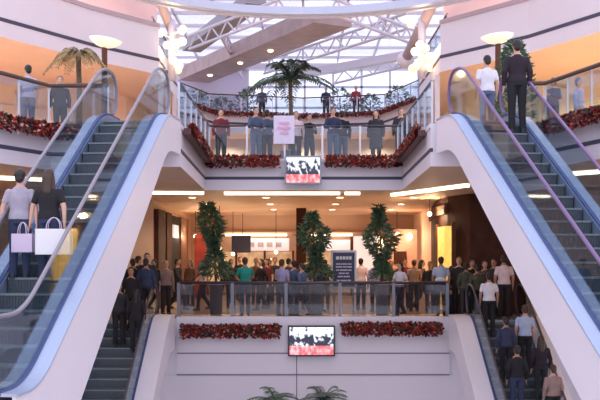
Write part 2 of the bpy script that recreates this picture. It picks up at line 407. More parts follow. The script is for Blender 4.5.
# door and window openings on the upper back wall
t = tag(empty('shopfront', (0,53.9,Z2)), 'upper-level shopfront with warm windows behind the people at the balcony', 'shopfront')
for k in range(7):
    b = MB(); b.box(-5.2+k*1.5,-4.2+k*1.5,-.1,0,.2,1.7); b.build('display_window', M['win_glow_up'], t)
    b = MB(); b.box(-4.1+k*1.5,-3.85+k*1.5,-.15,0,0,2.3); b.build('pilaster', M['lav'], t)
t = tag(empty('shopfront', (6.3,38.5,Z2)), 'golden shopfront of the right upper gallery with framed bays', 'shopfront')
for k in range(5):
    f0, f1 = k/5+.02, (k+.82)/5
    p0 = (5.7*f0, -5.5*f0); p1 = (5.7*f1, -5.5*f1)
    b = MB(); b.ribbon([p0, p1], .1, 2.5, .03, .10); b.build('display_window', mat('golden_bay', (.95,.68,.30), .5, emit=(1,.62,.22), es=.35, noise=.3, nscale=2), t)
t = tag(empty('shopfront', (-7,39.5,Z2)), 'peach shopfront of the left upper gallery with pale bays', 'shopfront')
for k in range(5):
    f0, f1 = k/5+.02, (k+.82)/5
    p0 = (-5*f0, -6.5*f0); p1 = (-5*f1, -6.5*f1)
    b = MB(); b.ribbon([p1, p0], .1, 2.2, -.10, -.03); b.build('display_window', mat('peach_bay', (.9,.66,.46), .5, emit=(1,.58,.34), es=.15, noise=.3, nscale=2), t)
# top-level pink walls behind the parapets
b = MB(); b.ribbon([(-14,27), (-9.5,33), (-5.3,37.6)], Z3, 13.2, .3, .5); struct(b.build('wall_left.003', M['pink']))
b = MB(); b.ribbon([(5.0,37.0), (8.8,32.6), (14,26)], Z3, 13.2, .3, .5); struct(b.build('wall_right.004', M['pink']))
# far end of the top level: pale wall and glazing
b = MB(); b.box(-10,-3.2,58,58.2,Z3,12.7); struct(b.build('wall_back.002', M['lav']))
g = MB(); g.box(-3.2,10,58.05,58.09,Z3,12.7); w = struct(g.build('window_1', M['facade_glass']))
for k in range(9):
    g = MB(); g.box(-3.2+k*1.65-.06,-3.2+k*1.65+.06,57.98,58.16,Z3,12.7); g.build('mullion', M['roofsteel'], w)
for z in (10.4, 11.6): 
    g = MB(); g.box(-3.2,10,57.98,58.16,z-.06,z+.06); g.build('transom', M['ring'], w)
b = MB(); b.box(-10,10,57.8,58.4,12.6,12.95); trim(b, M['roofsteel'])
# glazed roof over the far hall
RZ = 12.95
g = MB(); g.box(-10,10,18,58.3,RZ+.25,RZ+.29); w = struct(g.build('window_2', M['roof_glass']))
for k in range(11):
    g = MB(); g.box(-10+k*2-.05,-10+k*2+.05,18,58.3,RZ+.1,RZ+.25); g.build('glazing_bar', M['roofsteel'], w)
for k in range(16):
    g = MB(); g.box(-10,10,18+k*2.6-.05,18+k*2.6+.05,RZ+.1,RZ+.25); g.build('purlin', M['roofsteel'], w)
def P(px, py, Y): return ((px-303)*Y/1000, Y, 1.8+(256-py)*Y/1000)
# broad brown girder
o = MB(); a, c = Vector((-6.3,57.6,12.2)), Vector((1.3,43.5,12.2))
o.beam(a, c, 1.9, .7); r = o.build('roof_girder', M['girder']); tag(r, 'broad brown roof girder running up to the right under the glass roof', 'girder')
for f in (.15, .4, .62):
    p = a.lerp(c, f); l = MB(); l.lathe([(.12,-.42),(.15,-.3),(.1,-.24)], 12, p); s_ = l.build('spotlight', M['lamp_globe'], None, True)
    tag(s_, {.15:'lowest round spotlight under the brown roof girder', .4:'middle round spotlight under the brown roof girder', .62:'highest round spotlight under the brown roof girder'}[f], 'spotlight', 'spotlights under the brown girder')
o = MB(); o.beam((-5.3,47.5,11.7), (-1.9,40.5,12.2), .9, .4); tag(o.build('roof_girder', M['greybeam']), 'grey roof girder left of the brown one, near the left lamp cluster', 'girder')
o = MB(); o.beam((-.3,57.5,12.2), (5.6,50.0,11.9), .5, .4); tag(o.build('roof_girder', M['roofsteel']), 'white roof girder low on the right above the top-level glazing', 'girder')
def truss(a, c, dep, n, label):
    a = Vector(a); c = Vector(c); t = empty('roof_truss', a); tag(t, label, 'truss')
    d = c-a; up = Vector((0,0,dep)); 
    b = MB(); b.tube([Vector((0,0,0)), d], .07, 8); b.build('bottom_chord', M['roofsteel'], t, True)
    b = MB(); b.tube([up, d+up], .07, 8); b.build('top_chord', M['roofsteel'], t, True)
    for k in range(n):
        b = MB(); p = d*(k/n); q = d*((k+.5)/n)+up; r = d*((k+1)/n)
        b.tube([p, q], .04, 6); b.tube([q, r], .04, 6); b.build('web_brace', M['roofsteel'], t, True)
truss((-2.2,56.5,12.1), (4.6,44.5,11.9), .7, 8, 'long white roof truss right of the brown girder')
truss((-5.0,44.0,10.9), (-.6,38.5,11.2), .6, 6, 'white roof truss on the left, from the lamp cluster up to the ring')
truss((1.0,38.2,11.1), (4.7,42.5,10.8), .6, 6, 'white roof truss on the right, from the ring down to the lamp cluster')
truss((-3.5,57.2,12.0), (-3.9,45.0,12.1), .6, 7, 'white roof truss farthest left behind the brown girder')
truss((1.8,57.4,11.7), (9.0,48.5,12.0), .6, 7, 'white roof truss lowest on the right above the glazed end wall')
# ring beam over the atrium
R0 = 6.9; cy = 28.0
pts = [(R0*math.cos(a), cy+R0*math.sin(a)) for a in [PI*2*k/64 for k in range(65)]]
o = MB(); o.ribbon(pts, 10.18, 10.44, -.2, .25); t = o.build('ring_beam', M['ring']); tag(t, 'pale blue curved ring beam across the top of the atrium', 'beam')
o = MB(); o.ribbon(pts, 10.13, 10.18, -.26, -.1); o.build('lower_flange', M['roofsteel'], t)
# struts from the top gallery ends up to the ring
def strut(a, c, r, label, m):
    t = empty('roof_strut', a); tag(t, label, 'strut'); d = Vector(c)-Vector(a)
    b = MB(); b.tube([(0,0,0), d], r, 12); b.build('shaft', M[m], t, True)
    b = MB(); b.ell((0,0,0), (r*1.7,)*3); b.build('lower_joint', M['roofsteel'], t, True)
    b = MB(); b.ell(tuple(d), (r*1.5,)*3); b.build('upper_joint', M['roofsteel'], t, True)
strut((4.0,39.0,9.45), (4.85,34.6,11.3), .2, 'thick mauve roof strut leaning right beside the right pink wall', 'coping')
strut((-4.75,37.0,9.9), (-5.2,34.6,11.2), .17, 'mauve roof strut leaning left beside the left pink wall', 'coping')
# lamp clusters at the gallery ends
def cluster(c, label, seed):
    rnd = random.Random(seed); t = empty('lamp_cluster', c); tag(t, label, 'lamp', 'lamp clusters at the gallery ends')
    b = MB(); b.tube([(0,0,-.9),(0,0,1.3)], .14, 10); b.build('mast', M['roofsteel'], t, True)
    for k in range(14):
        a = rnd.uniform(0, 2*PI); z = rnd.uniform(-.6, 1.2); rr = rnd.uniform(.22, .55); p = (rr*math.cos(a), rr*math.sin(a)-.1, z)
        b = MB(); b.tube([(0,0,z-.1), p], .025, 6); h = b.build('bracket', M['roofsteel'], t)
        b = MB(); b.ell(p, (.15,.15,.15), 12, 8); b.build('globe', M['lamp_amber'] if k % 4 else M['lamp_globe'], t, True)
cluster((-4.75,36.2,9.05), 'cluster of warm globe lamps where the left top gallery ends', 4)
cluster((4.35,36.6,9.2), 'cluster of warm globe lamps where the right top gallery ends', 9)
# end posts of the top gallery (white raking brackets down to the upper level)
for sx, x0, y0 in ((-1,-5.02,35.2), (1,4.68,34.8)):
    b = MB()
    for k in range(3): b.box(x0-.08, x0+.08, y0+k*1.9, y0+k*1.9+.16, Z2, Z3-1.0)
    struct(b.build('column', M['roofsteel']))
print('shell ok')

# ------------------------------------------------------------------ escalators
def escalator(name, x0, y0, z0, x1, y1, H, W, T0, T1, flo, fup, label, rail, outdeck=.22, step_w=None, deckm='deck', hr=.86):
    d = Vector((x1-x0, y1-y0)); L = d.length; rz = math.atan2(-d.x, d.y)
    t = empty(name, (x0,y0,z0), rz); tag(t, label, 'escalator', 'escalators of the atrium')
    sl = H/L; bb = .45
    def I(u): return 0 if u < -bb else (u if u > bb else (u+bb)**2/(4*bb))
    def h(u): return sl*(I(u)-I(u-L))
    us = []; gu0 = -flo-.55
    u = -flo
    while u < L+fup-1e-6:
        us.append(u); u += .12 if (abs(u) < .8 or abs(u-L) < .8) else .35
    us.append(L+fup)
    def Tk(u): return T0+(T1-T0)*min(1, max(0, u/L))
    dk = .13; hw = W/2
    def bot(u): return max(h(u)+dk-Tk(u), -.9) if z0 > -1 else h(u)+dk-Tk(u)
    # cladding sides
    for s in (-1, 1):
        b = MB(); v0, v1 = s*(hw+outdeck-.05), s*(hw+outdeck)
        vs = []
        for u in us: vs += [(v0,u,bot(u)), (v1,u,bot(u)), (v1,u,h(u)+dk-.02), (v0,u,h(u)+dk-.02)]
        fs = []
        for i in range(len(us)-1):
            for k in range(4): fs.append((i*4+k, i*4+(k+1)%4, i*4+4+(k+1)%4, i*4+4+k))
        n = len(us)-1; fs += [(3,2,1,0), (n*4,n*4+1,n*4+2,n*4+3)]
        b.add(vs, fs); b.build('side_cladding', M['clad'], t)
        # deck strip and seam
        b = MB(); a0, a1 = s*(hw+.02), s*(hw+outdeck+.015); vs = []
        for u in us: vs += [(a0,u,h(u)+dk-.03), (a1,u,h(u)+dk-.03), (a1,u,h(u)+dk), (a0,u,h(u)+dk+.015)]
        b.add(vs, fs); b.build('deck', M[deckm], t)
        b = MB(); a0, a1 = s*(hw-.03), s*(hw+.03); vs = []
        for u in us: vs += [(a0,u,h(u)+dk-.02), (a1,u,h(u)+dk-.02), (a1,u,h(u)+dk+.045), (a0,u,h(u)+dk+.045)]
        b.add(vs, fs); b.build('glass_channel', M['deck_line'], t)
        b = MB(); a0, a1 = s*(hw-.05), s*(hw-.02); vs = []
        for u in us: vs += [(a0,u,h(u)-.3), (a1,u,h(u)-.3), (a1,u,h(u)+dk), (a0,u,h(u)+dk)]
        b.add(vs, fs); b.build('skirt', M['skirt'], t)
        # glass with rounded ends
        r = hr/2; ul, uh = -flo-.55, L+fup-.15; gs = [ul+r*(1-math.cos(PI/2*k/6)) for k in range(7)]
        gs += [gu0+r+.1*k for k in range(1,9) if gu0+r+.1*k < -flo-.05]+[x for x in us if ul+r+.05 < x < uh-r-.05] + [uh-r*(1-math.cos(PI/2*k/6)) for k in range(6,-1,-1)]
        b = MB(); vs = []; top = []
        for u in gs:
            e = 1.0
            if u < ul+r: q = (ul+r-u)/r; e = math.sqrt(max(0, 1-q*q))
            elif u > uh-r: q = (u-uh+r)/r; e = math.sqrt(max(0, 1-q*q))
            zm = h(u)+dk+.06+r; zt = zm+r*e; zb = h(u)+dk+.02 if e > .98 else max(h(u)+dk+.02, zm-r*e)
            top.append((u, zt, zb)); a0, a1 = s*hw-.006, s*hw+.006
            vs += [(a0,u,zb), (a1,u,zb), (a1,u,zt), (a0,u,zt)]
        n = len(gs)-1; fs2 = []
        for i in range(n):
            for k in range(4): fs2.append((i*4+k, i*4+(k+1)%4, i*4+4+(k+1)%4, i*4+4+k))
        fs2 += [(3,2,1,0), (n*4,n*4+1,n*4+2,n*4+3)]
        b.add(vs, fs2); b.build('glass_balustrade', M['glass'], t)
        path = [(s*hw, u, zb) for u, zt, zb in top[5:0:-1]]+[(s*hw, u, zt+.02) for u, zt, zb in top]+[(s*hw, u, zb) for u, zt, zb in top[-2:-7:-1]]
        pp = [path[0]]
        for q in path[1:]:
            if (Vector(q)-Vector(pp[-1])).length > .03: pp.append(q)
        b = MB(); b.tube(pp, .030, 8); b.build('handrail', M[rail], t, True)
    # soffit
    b = MB(); vs = []; e = hw+outdeck-.05
    for u in us: vs += [(-e,u,bot(u)), (e,u,bot(u)), (e,u,bot(u)+.05), (-e,u,bot(u)+.05)]
    fs = []
    for i in range(len(us)-1):
        for k in range(4): fs.append((i*4+k, i*4+(k+1)%4, i*4+4+(k+1)%4, i*4+4+k))
    n = len(us)-1; fs += [(3,2,1,0), (n*4,n*4+1,n*4+2,n*4+3)]
    b.add(vs, fs); b.build('soffit', M['clad'], t)
    # landing plates
    sw = hw-.06
    b = MB(); b.box(-sw,sw,-flo,-flo*.45,-.05,.012); b.build('landing_plate', M['steel'], t)
    b = MB(); b.box(-sw,sw,L+fup*.45,L+fup,H-.05,H+.012); b.build('landing_plate', M['steel'], t)
    # steps
    st = MB(); dep = .36
    st.box(-sw+.01,sw-.01,0.012,dep+.03,-.30,-.03,0); st.box(-sw+.01,sw-.01,-.012,dep,-.03,0,1)
    nr = 22
    for k in range(nr):
        x = -sw+.03+(2*sw-.06)*k/(nr-1); st.box(x-.008,x+.008,0.0,.012,-.28,-.03,0)
    me = st.mesh('step', [M['step'], M['tread']])
    u = -flo*.45
    while u < L+fup*.45-.2:
        o = bpy.data.objects.new('step', me); COL.objects.link(o); o.parent = t; o.location = (0, u, h(u+dep/2)); u += dep
    return t, h, L
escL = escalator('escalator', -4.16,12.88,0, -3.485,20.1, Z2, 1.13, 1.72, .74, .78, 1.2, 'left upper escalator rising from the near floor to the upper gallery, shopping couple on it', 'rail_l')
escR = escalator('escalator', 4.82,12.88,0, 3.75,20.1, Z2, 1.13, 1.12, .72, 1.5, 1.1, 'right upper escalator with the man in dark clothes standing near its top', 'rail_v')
lowL = escalator('escalator', -4.92,20.4,Z0, -4.85,27.5, 4.5, 1.4, 1.3, 1.0, 1.2, 1.05, 'left lower escalator, dark steps going down below the left upper escalator', 'dark_rail', .48, deckm='clad', hr=.8)
lowR = escalator('escalator', 5.52,20.4,Z0, 5.36,27.5, 4.5, 1.4, 1.3, 1.0, 1.2, 1.05, 'right lower escalator crowded with people below the right upper escalator', 'dark_rail', .48, deckm='clad', hr=.8)
def zlow(y): return max(-4.5, min(0, -(27.5-y)*4.5/7.1))
def zup(y): return max(0, min(Z2, Z2-(20.1-y)*Z2/7.22))

# ------------------------------------------------------------------ railings
def railing(path, z, hgt, label, group, sp, railm, postm='steel', pw=.05, rr=.035, gap=.05, gm='glass_clear'):
    o0 = path[0]; t = empty('glass_railing', (o0[0], o0[1], z)); tag(t, label, 'railing', group)
    loc = [Vector((x-o0[0], y-o0[1], 0)) for x, y in path]
    b = MB(); b.tube([p+Vector((0,0,hgt)) for p in loc], rr, 8); b.build('top_rail', M[railm], t, True)
    first = True
    for i in range(len(loc)-1):
        a, c = loc[i], loc[i+1]; n = max(1, round((c-a).length/sp)); tdir = (c-a).normalized(); nn = Vector((-tdir.y, tdir.x, 0))
        for k in range(n+1):
            if k == 0 and not first: continue
            first = False
            p = a.lerp(c, k/n); b = MB(); b.box(p.x-pw/2,p.x+pw/2,p.y-pw/2,p.y+pw/2,0,hgt); b.build('post', M[postm], t)
        for k in range(n):
            p = a.lerp(c, k/n)+tdir*gap; q = a.lerp(c, (k+1)/n)-tdir*gap
            b = MB(); b.ribbon([(p.x,p.y),(q.x,q.y)], .06, hgt-.06, -.006, .006); b.build('glass_panel', M[gm], t)
    return t
railing([(-3.62,29.12), (4.2,29.12)], Z1+.04, .98, 'glass railing with dark top rail along the middle balcony', 'glass railings', 1.56, 'dark_rail', 'grey_post', pw=.09, rr=.045, gm='glass_murk')
railing([(-2.70,21.75), (-2.73,29.1+.02), (2.76,29.12), (2.80,21.7)], Z2+.06, .98, 'U-shaped glass railing with slate top rail round the upper balcony', 'glass railings', 1.2, 'blue_rail', pw=.05)
railing([(-4.35,22.35), (-5.68,22.35), (-6.45,20.36), (-9.5,16.8)], Z2+.06, 1.0, 'glass railing with brown top rail on the left upper gallery', 'glass railings', 1.0, 'brown_rail', pw=.035, rr=.05)
railing([(4.65,22.15), (5.35,22.05), (6.07,19.27), (9.5,15.1)], Z2+.06, 1.0, 'glass railing with brown top rail on the right upper gallery', 'glass railings', 1.0, 'brown_rail', pw=.035, rr=.05)
EB = [offset(E3,.25)[i] for i in range(3,12)]
railing(EB, Z3, 1.0, 'glass railing round the far opening on the top level', 'glass railings', 1.6, 'brown_rail', pw=.05)

# ------------------------------------------------------------------ flowers and plants
def flower_box(path, z, hgt, label, dens=520, group='red flower boxes hung on the balcony edges', w=.24):
    o0 = path[0]; t = empty('flower_box', (o0[0], o0[1], z)); tag(t, label, 'flower box', group)
    lp = [(x-o0[0], y-o0[1]) for x, y in path]
    b = MB(); b.ribbon(lp, .08, .08+hgt*.4, -w*.8, -.02); b.build('trough', M['trough'], t)
    fl = MB(); lf = MB(); mid = offset(lp, -w*.62)
    for i in range(len(mid)-1):
        a = Vector((*mid[i],0)); c = Vector((*mid[i+1],0)); L = (c-a).length; tg = (c-a).normalized(); out = Vector((tg.y,-tg.x,0))
        for k in range(int(L*dens)):
            ang = random.uniform(-.35, 1.0)*PI; rr = random.uniform(.75, 1.1)
            p = a.lerp(c, random.random())+out*(w*.62*math.sin(ang*.5+.25)*rr)+Vector((0,0,hgt*.46+hgt*.48*math.cos(ang)*rr))
            d = out*random.uniform(.0,1)+tg*random.uniform(-1,1)+Vector((0,0,random.uniform(-.7,.7)))
            r = random.random(); up = out+Vector((0,0,.4))
            if r < .22: lf.leaf(p, d, .10, .06, 0, up)
            else: fl.leaf(p, d, random.uniform(.06,.11), random.uniform(.06,.09), 0 if r < .62 else (1 if r < .94 else 2), up)
    fl.build('flowers', [M['fl_red'], M['fl_dark'], M['fl_pink']], t, fix=False)['kind'] = 'stuff'; lf.build('leaves', M['leaf_d'], t, fix=False)['kind'] = 'stuff'
def sub(path, i, f0, f1):
    a = Vector(path[i]); c = Vector(path[i+1]); return [tuple(a.lerp(c,f0)), tuple(a.lerp(c,f1))]
flower_box([(-3.5,28.98), (-.66,28.98)], -.52, .34, 'red flower box on the middle balcony front, left of the lower screen')
flower_box([(1.12,28.98), (3.98,28.98)], -.46, .34, 'red flower box on the middle balcony front, right of the lower screen')
flower_box([(-2.80,29), (-.68,29)], 4.38, .31, 'red flower box on the upper balcony front, left of the upper screen')
flower_box([(.65,29), (2.83,29)], 4.38, .31, 'red flower box on the upper balcony front, right of the upper screen')
flower_box(sub(E2,5,.05,.97), 4.38, .31, 'red flower box along the left return of the upper balcony')
flower_box(sub(E2,7,.03,.9), 4.38, .31, 'red flower box along the right return of the upper balcony')
flower_box([(-9,17.15)]+E2[1:3]+[(-4.9,22.2)], 4.38, .31, 'red flower box along the left upper gallery edge')
flower_box([(4.9,21.95)]+E2[11:13]+[(9,15.5)], 4.38, .31, 'red flower box along the right upper gallery edge')
flower_box(E3[5:8], 8.95, .26, 'distant red flower box on the top-level edge, left half', 200)
flower_box(E3[7:10], 8.95, .26, 'distant red flower box on the top-level edge, right half', 200)

def tree(c, h, wob, label, seed, mats=('leaf','leaf2'), rad=.46, ph=.95, n=1500):
    random.seed(seed); t = empty('potted_tree', c); tag(t, label, 'tree', 'potted trees on the concourse')
    b = MB(); b.lathe([(.16,0),(.19,.04),(.20,ph-.06),(.22,ph-.05),(.22,ph)], 20); b.build('planter', M['pot'], t, True)
    pts = [Vector((wob*(k/6)**2, 0, ph-.1+(h-ph-.1)*k/6)) for k in range(7)]
    b = MB(); b.tube(pts, [.045-.005*k for k in range(7)], 8); b.build('trunk', M['trunk'], t, True)
    f = MB(); z0 = ph+.25
    for k in range(n):
        q = random.random(); z = z0+(h-z0)*q; fx = (z-ph)/(h-ph); cx = wob*fx*fx
        r = rad*(.55+.45*math.sin(q*9+seed))*(1-.55*q*q)*math.sqrt(random.random()); a = random.uniform(0,2*PI)
        p = (cx+r*math.cos(a), r*math.sin(a), z); d = (math.cos(a), math.sin(a), random.uniform(-1.3,.6))
        f.leaf(p, d, random.uniform(.16,.30), random.uniform(.045,.075), 0 if random.random() < .7 else 1)
    f.build('foliage', [M[mats[0]], M[mats[1]]], t, fix=False)
tree((-2.66,30.6,0), 3.4, -.28, 'tall leaning potted tree behind the railing, left of the person in teal', 1)
tree((.40,30.6,0), 3.15, -.14, 'potted tree in the middle, between the dark pillar and the navy board', 2, rad=.58)
tree((2.42,30.6,0), 3.35, -.12, 'potted tree right of the navy board, with dense dark crown', 3, rad=.56)

def palm(c, h, n, L, label, m, seed, pot=True, droop=1.0, w=.05, trunk=.09):
    random.seed(seed); t = empty('palm_tree', c); tag(t, label, 'palm', 'palms')
    b = MB(); b.tube([(0,0,.1),(.03,0,h*.5),(0,.0,h)], [trunk,trunk*.8,trunk*.7], 10); b.build('trunk', M['trunk'], t, True)
    if pot:
        b = MB(); b.lathe([(.25,0),(.3,.05),(.33,.5),(.36,.5),(.36,.56)], 20); b.build('planter', M['pot'], t, True)
    for k in range(n):
        a = 2*PI*k/n+random.uniform(-.2,.2); el = random.uniform(.15,1.25); f = MB(); pts = []
        for i in range(9):
            s = i/8; rr = L*s*math.cos(el)*(1); z = L*s*math.sin(el)-droop*L*.62*s*s
            pts.append(Vector((rr*math.cos(a), rr*math.sin(a), h+z)))
        f.tube(pts, [.014-.0012*i for i in range(9)], 5)
        for i in range(1,9):
            for q in (0,.5):
                p = pts[i-1].lerp(pts[i], q); tg = (pts[i]-pts[i-1]).normalized(); sd = tg.cross(Vector((0,0,1))).normalized()
                for s_ in (-1,1):
                    dd = (sd*s_+tg*.7+Vector((0,0,-.35))).normalized(); f.leaf(p, dd, L*.28*(1.15-(i/8)**2*.7), w, 0, up=Vector((0,0,1)))
        f.build('frond', m, t, fix=False)
    return t
palm((-.40,31.4,Z2), 2.75, 22, 1.65, 'green palm standing on the upper balcony behind the rail', M['leaf_p'], 5, w=.075)
palm((-5.75,25.6,Z2), 2.35, 18, 1.0, 'yellowish palm on the left upper gallery beside the dish lamp', M['leaf_y'], 6, droop=1.5)
palm((-.75,26.6,Z0), 2.42, 18, 1.0, 'palm top on the lowest floor below the lower screen, left one', M['leaf'], 7, droop=.9, w=.045)
palm((.55,26.8,Z0), 2.42, 18, 1.0, 'palm top on the lowest floor below the lower screen, right one', M['leaf2'], 8, droop=.9, w=.045)
def bush(c, r, h, label, m, seed, n=500, name='shrub'):
    random.seed(seed); t = empty(name, c); tag(t, label, 'plant')
    b = MB(); b.lathe([(r*.5,0),(r*.6,.3),(r*.62,.35)], 14); b.build('planter', M['pot'], t, True)
    f = MB()
    for k in range(n):
        a = random.uniform(0,2*PI); q = random.random(); rr = r*math.sqrt(random.random())*math.sin(PI*(.15+.8*q)); z = .3+(h-.3)*q
        f.leaf((rr*math.cos(a), rr*math.sin(a), z), (math.cos(a), math.sin(a), random.uniform(-.4,1)), .22, .08)
    f.build('foliage', m, t, fix=False)
    b = MB(); b.tube([(0,0,.3),(0,0,h*.8)], .03, 6); b.build('stem', M['trunk'], t)
bush((5.35,25.3,Z2), .45, 2.65, 'tall green plant on the right upper gallery behind the man in dark clothes', M['leaf'], 12, 700)
for i, (x, y, r, h, l) in enumerate([(-5.6,53.4,.7,1.5,'shrub on the top level beside the pale wall, leftmost of the row'), (-4.4,53.8,.6,1.2,'low shrub on the top level in front of the pale wall'),
        (-3.0,54,.75,1.7,'bushy shrub on the top level where the pale wall meets the glazing'), (3.6,53.5,.6,1.3,'shrub on the top level in front of the right-hand glazing'), (5.0,52.5,.7,1.6,'tall shrub on the top level nearest the right lamp cluster'), (2.0,54.0,.7,1.7,'shrub on the top level right of the palm crown')]):
    bush((x,y,Z3), r, h, l, M['leaf2'] if i % 2 else M['leaf'], 20+i, 260)

# ------------------------------------------------------------------ screens, boards, lamps
def screen(c, w, h, m, fm, label, d=.10):
    t = empty('screen', c); tag(t, label, 'screen', 'wall screens')
    b = MB(); b.box(-w/2,w/2,0,d,-h/2,h/2); b.build('housing', M[fm], t)
    b = MB(); e = .05; b.box(-w/2+e,w/2-e,-.012,0,-h/2+e,h/2-e); b.build('display', M[m], t)
    b = MB(); b.box(-.15,.15,d,d+.12,-.12,.12); b.build('wall_bracket', M['steel'], t)
screen(((311.5-303)*28.76/1000, 28.76, 1.8-85*28.76/1000), 1.36, .89, 'scr1', 'frame', 'lower wall screen, black and white picture over red banner, on the middle balcony')
screen((0, 28.7, 1.8+86*28.7/1000), 1.06, .82, 'scr2', 'frame2', 'upper wall screen, bluish picture over red banner, on the upper balcony')
t = tag(empty('notice_board', (1.27,31.2,0)), 'navy notice board with white lettering in a white frame', 'notice board')
b = MB(); b.box(-.40,.40,-.03,.03,.78,1.98); b.build('frame', M['paper'], t)
b = MB(); b.box(-.335,.335,-.045,-.03,.85,1.91); b.build('panel', M['navy'], t)
random.seed(3)
for z, ws, hh in ((1.74,[.1,.07,.09,.07,.08],.10), (1.55,[.14,.2,.1],.04), (1.46,[.2,.12,.14],.04), (1.36,[.1,.24,.1],.04), (1.26,[.2,.1],.04), (1.16,[.16,.2],.04), (1.04,[.1,.2,.1],.04)):
    x = -sum(ws)/2-.02*(len(ws)-1)/2; b = MB()
    for w in ws: b.box(x,x+w,-.05,-.045,z-hh/2,z+hh/2); x += w+.02
    b.build('lettering', M['paper'] if hh > .05 else M['lav'], t)
for sx in (-.3,.3):
    b = MB(); b.box(sx-.025,sx+.025,-.03,.03,.04,.78); b.build('leg', M['steel'], t)
    b = MB(); b.box(sx-.04,sx+.04,-.25,.25,0,.04); b.build('foot', M['steel'], t)
# banner on the upper rail
t = tag(empty('banner', (-.55,28.98,5.05)), 'pale lilac banner with pink marks hung on the upper balcony rail', 'banner')
b = MB(); n = 8; vs = []
for k in range(n+1):
    for z in (0,.82): vs.append((-.30+.6*k/n, .012*math.sin(k*1.7), z))
b.add(vs, [(2*k,2*k+2,2*k+3,2*k+1) for k in range(n)]); cl = b.build('cloth', M['banner'], t); sm = cl.modifiers.new('thickness','SOLIDIFY'); sm.thickness = .012
for z, w in ((.60,.3), (.46,.38), (.32,.24)):
    b = MB(); b.box(-w/2,w/2,-.028,-.018,z-.035,z+.035); b.build('pink_mark', M['pinkink'], t)
def dish_lamp(c, h, label, tilt):
    t = empty('dish_lamp', c); tag(t, label, 'lamp', 'dish lamps on the upper galleries')
    b = MB(); b.lathe([(.28,0),(.28,.04),(.06,.07)], 24); b.build('base', M['brown2'], t, True)
    b = MB(); b.tube([(0,0,.05),(0,0,h)], .075, 12); b.build('pole', M['brown2'], t, True)
    b = MB(); b.lathe([(.06,0),(.25,.06),(.40,.17),(.43,.22),(.40,.23),(.22,.12),(.04,.06)], 28); s_ = b.build('dish', M['dish'], t, True); s_.location = (0,0,h-.05); s_.rotation_euler = (0,tilt,0)
    b = MB(); b.ell((0,0,.16), (.10,.10,.09)); q = b.build('bulb', M['lamp_globe'], s_, True)
dish_lamp(((104.5-303)*.0262, 26.2, Z2), 2.75, 'cream dish lamp on a brown pole on the left upper gallery', .15)
dish_lamp(((498-303)*.0262, 26.2, Z2), 2.85, 'cream dish lamp on a brown pole on the right upper gallery', -.1)
for i, (px, py, Y, l) in enumerate([(195.5,236,42.5,'small round lamp by the red poster'), (219.5,248,38,'small round lamp right of the leaning potted tree'), (429.5,214,33.2,'small round lamp at the corner of the curved dark shopfront'),
        (276,252,41,'small round lamp above the heads left of the dark pillar'), (233,254,43,'small round lamp above the person in teal'), (397,234,42.5,'round lamp over the bright far window')]):
    p = P(px, py, Y); t = empty('pendant_lamp', p); tag(t, l, 'lamp', 'small pendant lamps')
    b = MB(); b.ell((0,0,0), (.08,.08,.08)); b.build('globe', M['lamp_globe'], t, True)
    b = MB(); b.tube([(0,0,.09),(0,0,3.71-p[2])], .012, 6); b.build('cord', M['black'], t)
# round lamps added in the soffit to brighten the concourse
dl = MB(); dl.lathe([(.13,-.012),(.15,0),(.15,.02)], 20); me_r = dl.mesh('trim_ring', [M['roofsteel']], True)
dg = MB(); dg.lathe([(.11,-.018),(.11,-.008)], 20); me_g = dg.mesh('lens', [M['lamp_warm']], True)
def added_downlight(x, y, z, label, group):
    t = empty('added_downlight', (x,y,z)); tag(t, label, 'added_downlight', group)
    for n, me in (('trim_ring',me_r),('lens',me_g)):
        o = bpy.data.objects.new(n, me); COL.objects.link(o); o.parent = t
for i in range(4):
    for j in range(3): added_downlight(-3.6+i*2.4, 32.5+j*4.2, 3.71, 'round warm lamp added in the brown soffit to brighten the concourse', 'added soffit lamps')

# ------------------------------------------------------------------ people
def remesh(mb, vox, name, smooth_it=2):
    me = mb.mesh('tmp', []); ob = bpy.data.objects.new('tmp', me); COL.objects.link(ob)
    r = ob.modifiers.new('r','REMESH'); r.mode = 'VOXEL'; r.voxel_size = vox
    s = ob.modifiers.new('s','SMOOTH'); s.factor = .5; s.iterations = smooth_it
    dg_ = bpy.context.evaluated_depsgraph_get(); ev = ob.evaluated_get(dg_)
    out = bpy.data.meshes.new_from_object(ev); out.name = name
    bpy.data.objects.remove(ob); bpy.data.meshes.remove(me)
    out.polygons.foreach_set('use_smooth', [True]*len(out.polygons)); return out

TOR = [(.86,.145,.105),(.93,.165,.115),(1.0,.158,.11),(1.08,.135,.098),(1.18,.145,.102),(1.28,.166,.112),(1.36,.165,.104),(1.405,.125,.085),(1.46,.065,.062)]
def torso(b, z0, z1, inf=0, flare=0):
    vs = []; n = 20; rows = [t for t in TOR if z0-.001 <= t[0] <= z1+.001]
    for z, rx, ry in rows:
        for k in range(n):
            a = 2*PI*k/n; vs.append(((rx+inf)*math.cos(a), (ry+inf)*math.sin(a), z))
    fs = []
    for i in range(len(rows)-1):
        for k in range(n): fs.append((i*n+k, i*n+(k+1)%n, (i+1)*n+(k+1)%n, (i+1)*n+k))
    fs += [tuple(range(n-1,-1,-1)), tuple(range((len(rows)-1)*n, len(rows)*n))]
    b.add(vs, fs)
POSES = {}
def pose(n, **k):
    d = dict(la=[(.172,0,1.352),(.235,.03,1.12),(.235,-.04,.88)], ra=[(-.172,0,1.352),(-.235,.03,1.12),(-.235,-.04,.88)],
             ll=[(.088,0,.90),(.095,-.01,.48),(.10,.02,.085)], rl=[(-.088,0,.90),(-.095,-.01,.48),(-.10,.02,.085)])
    d.update(k); POSES[n] = d
pose('stand')
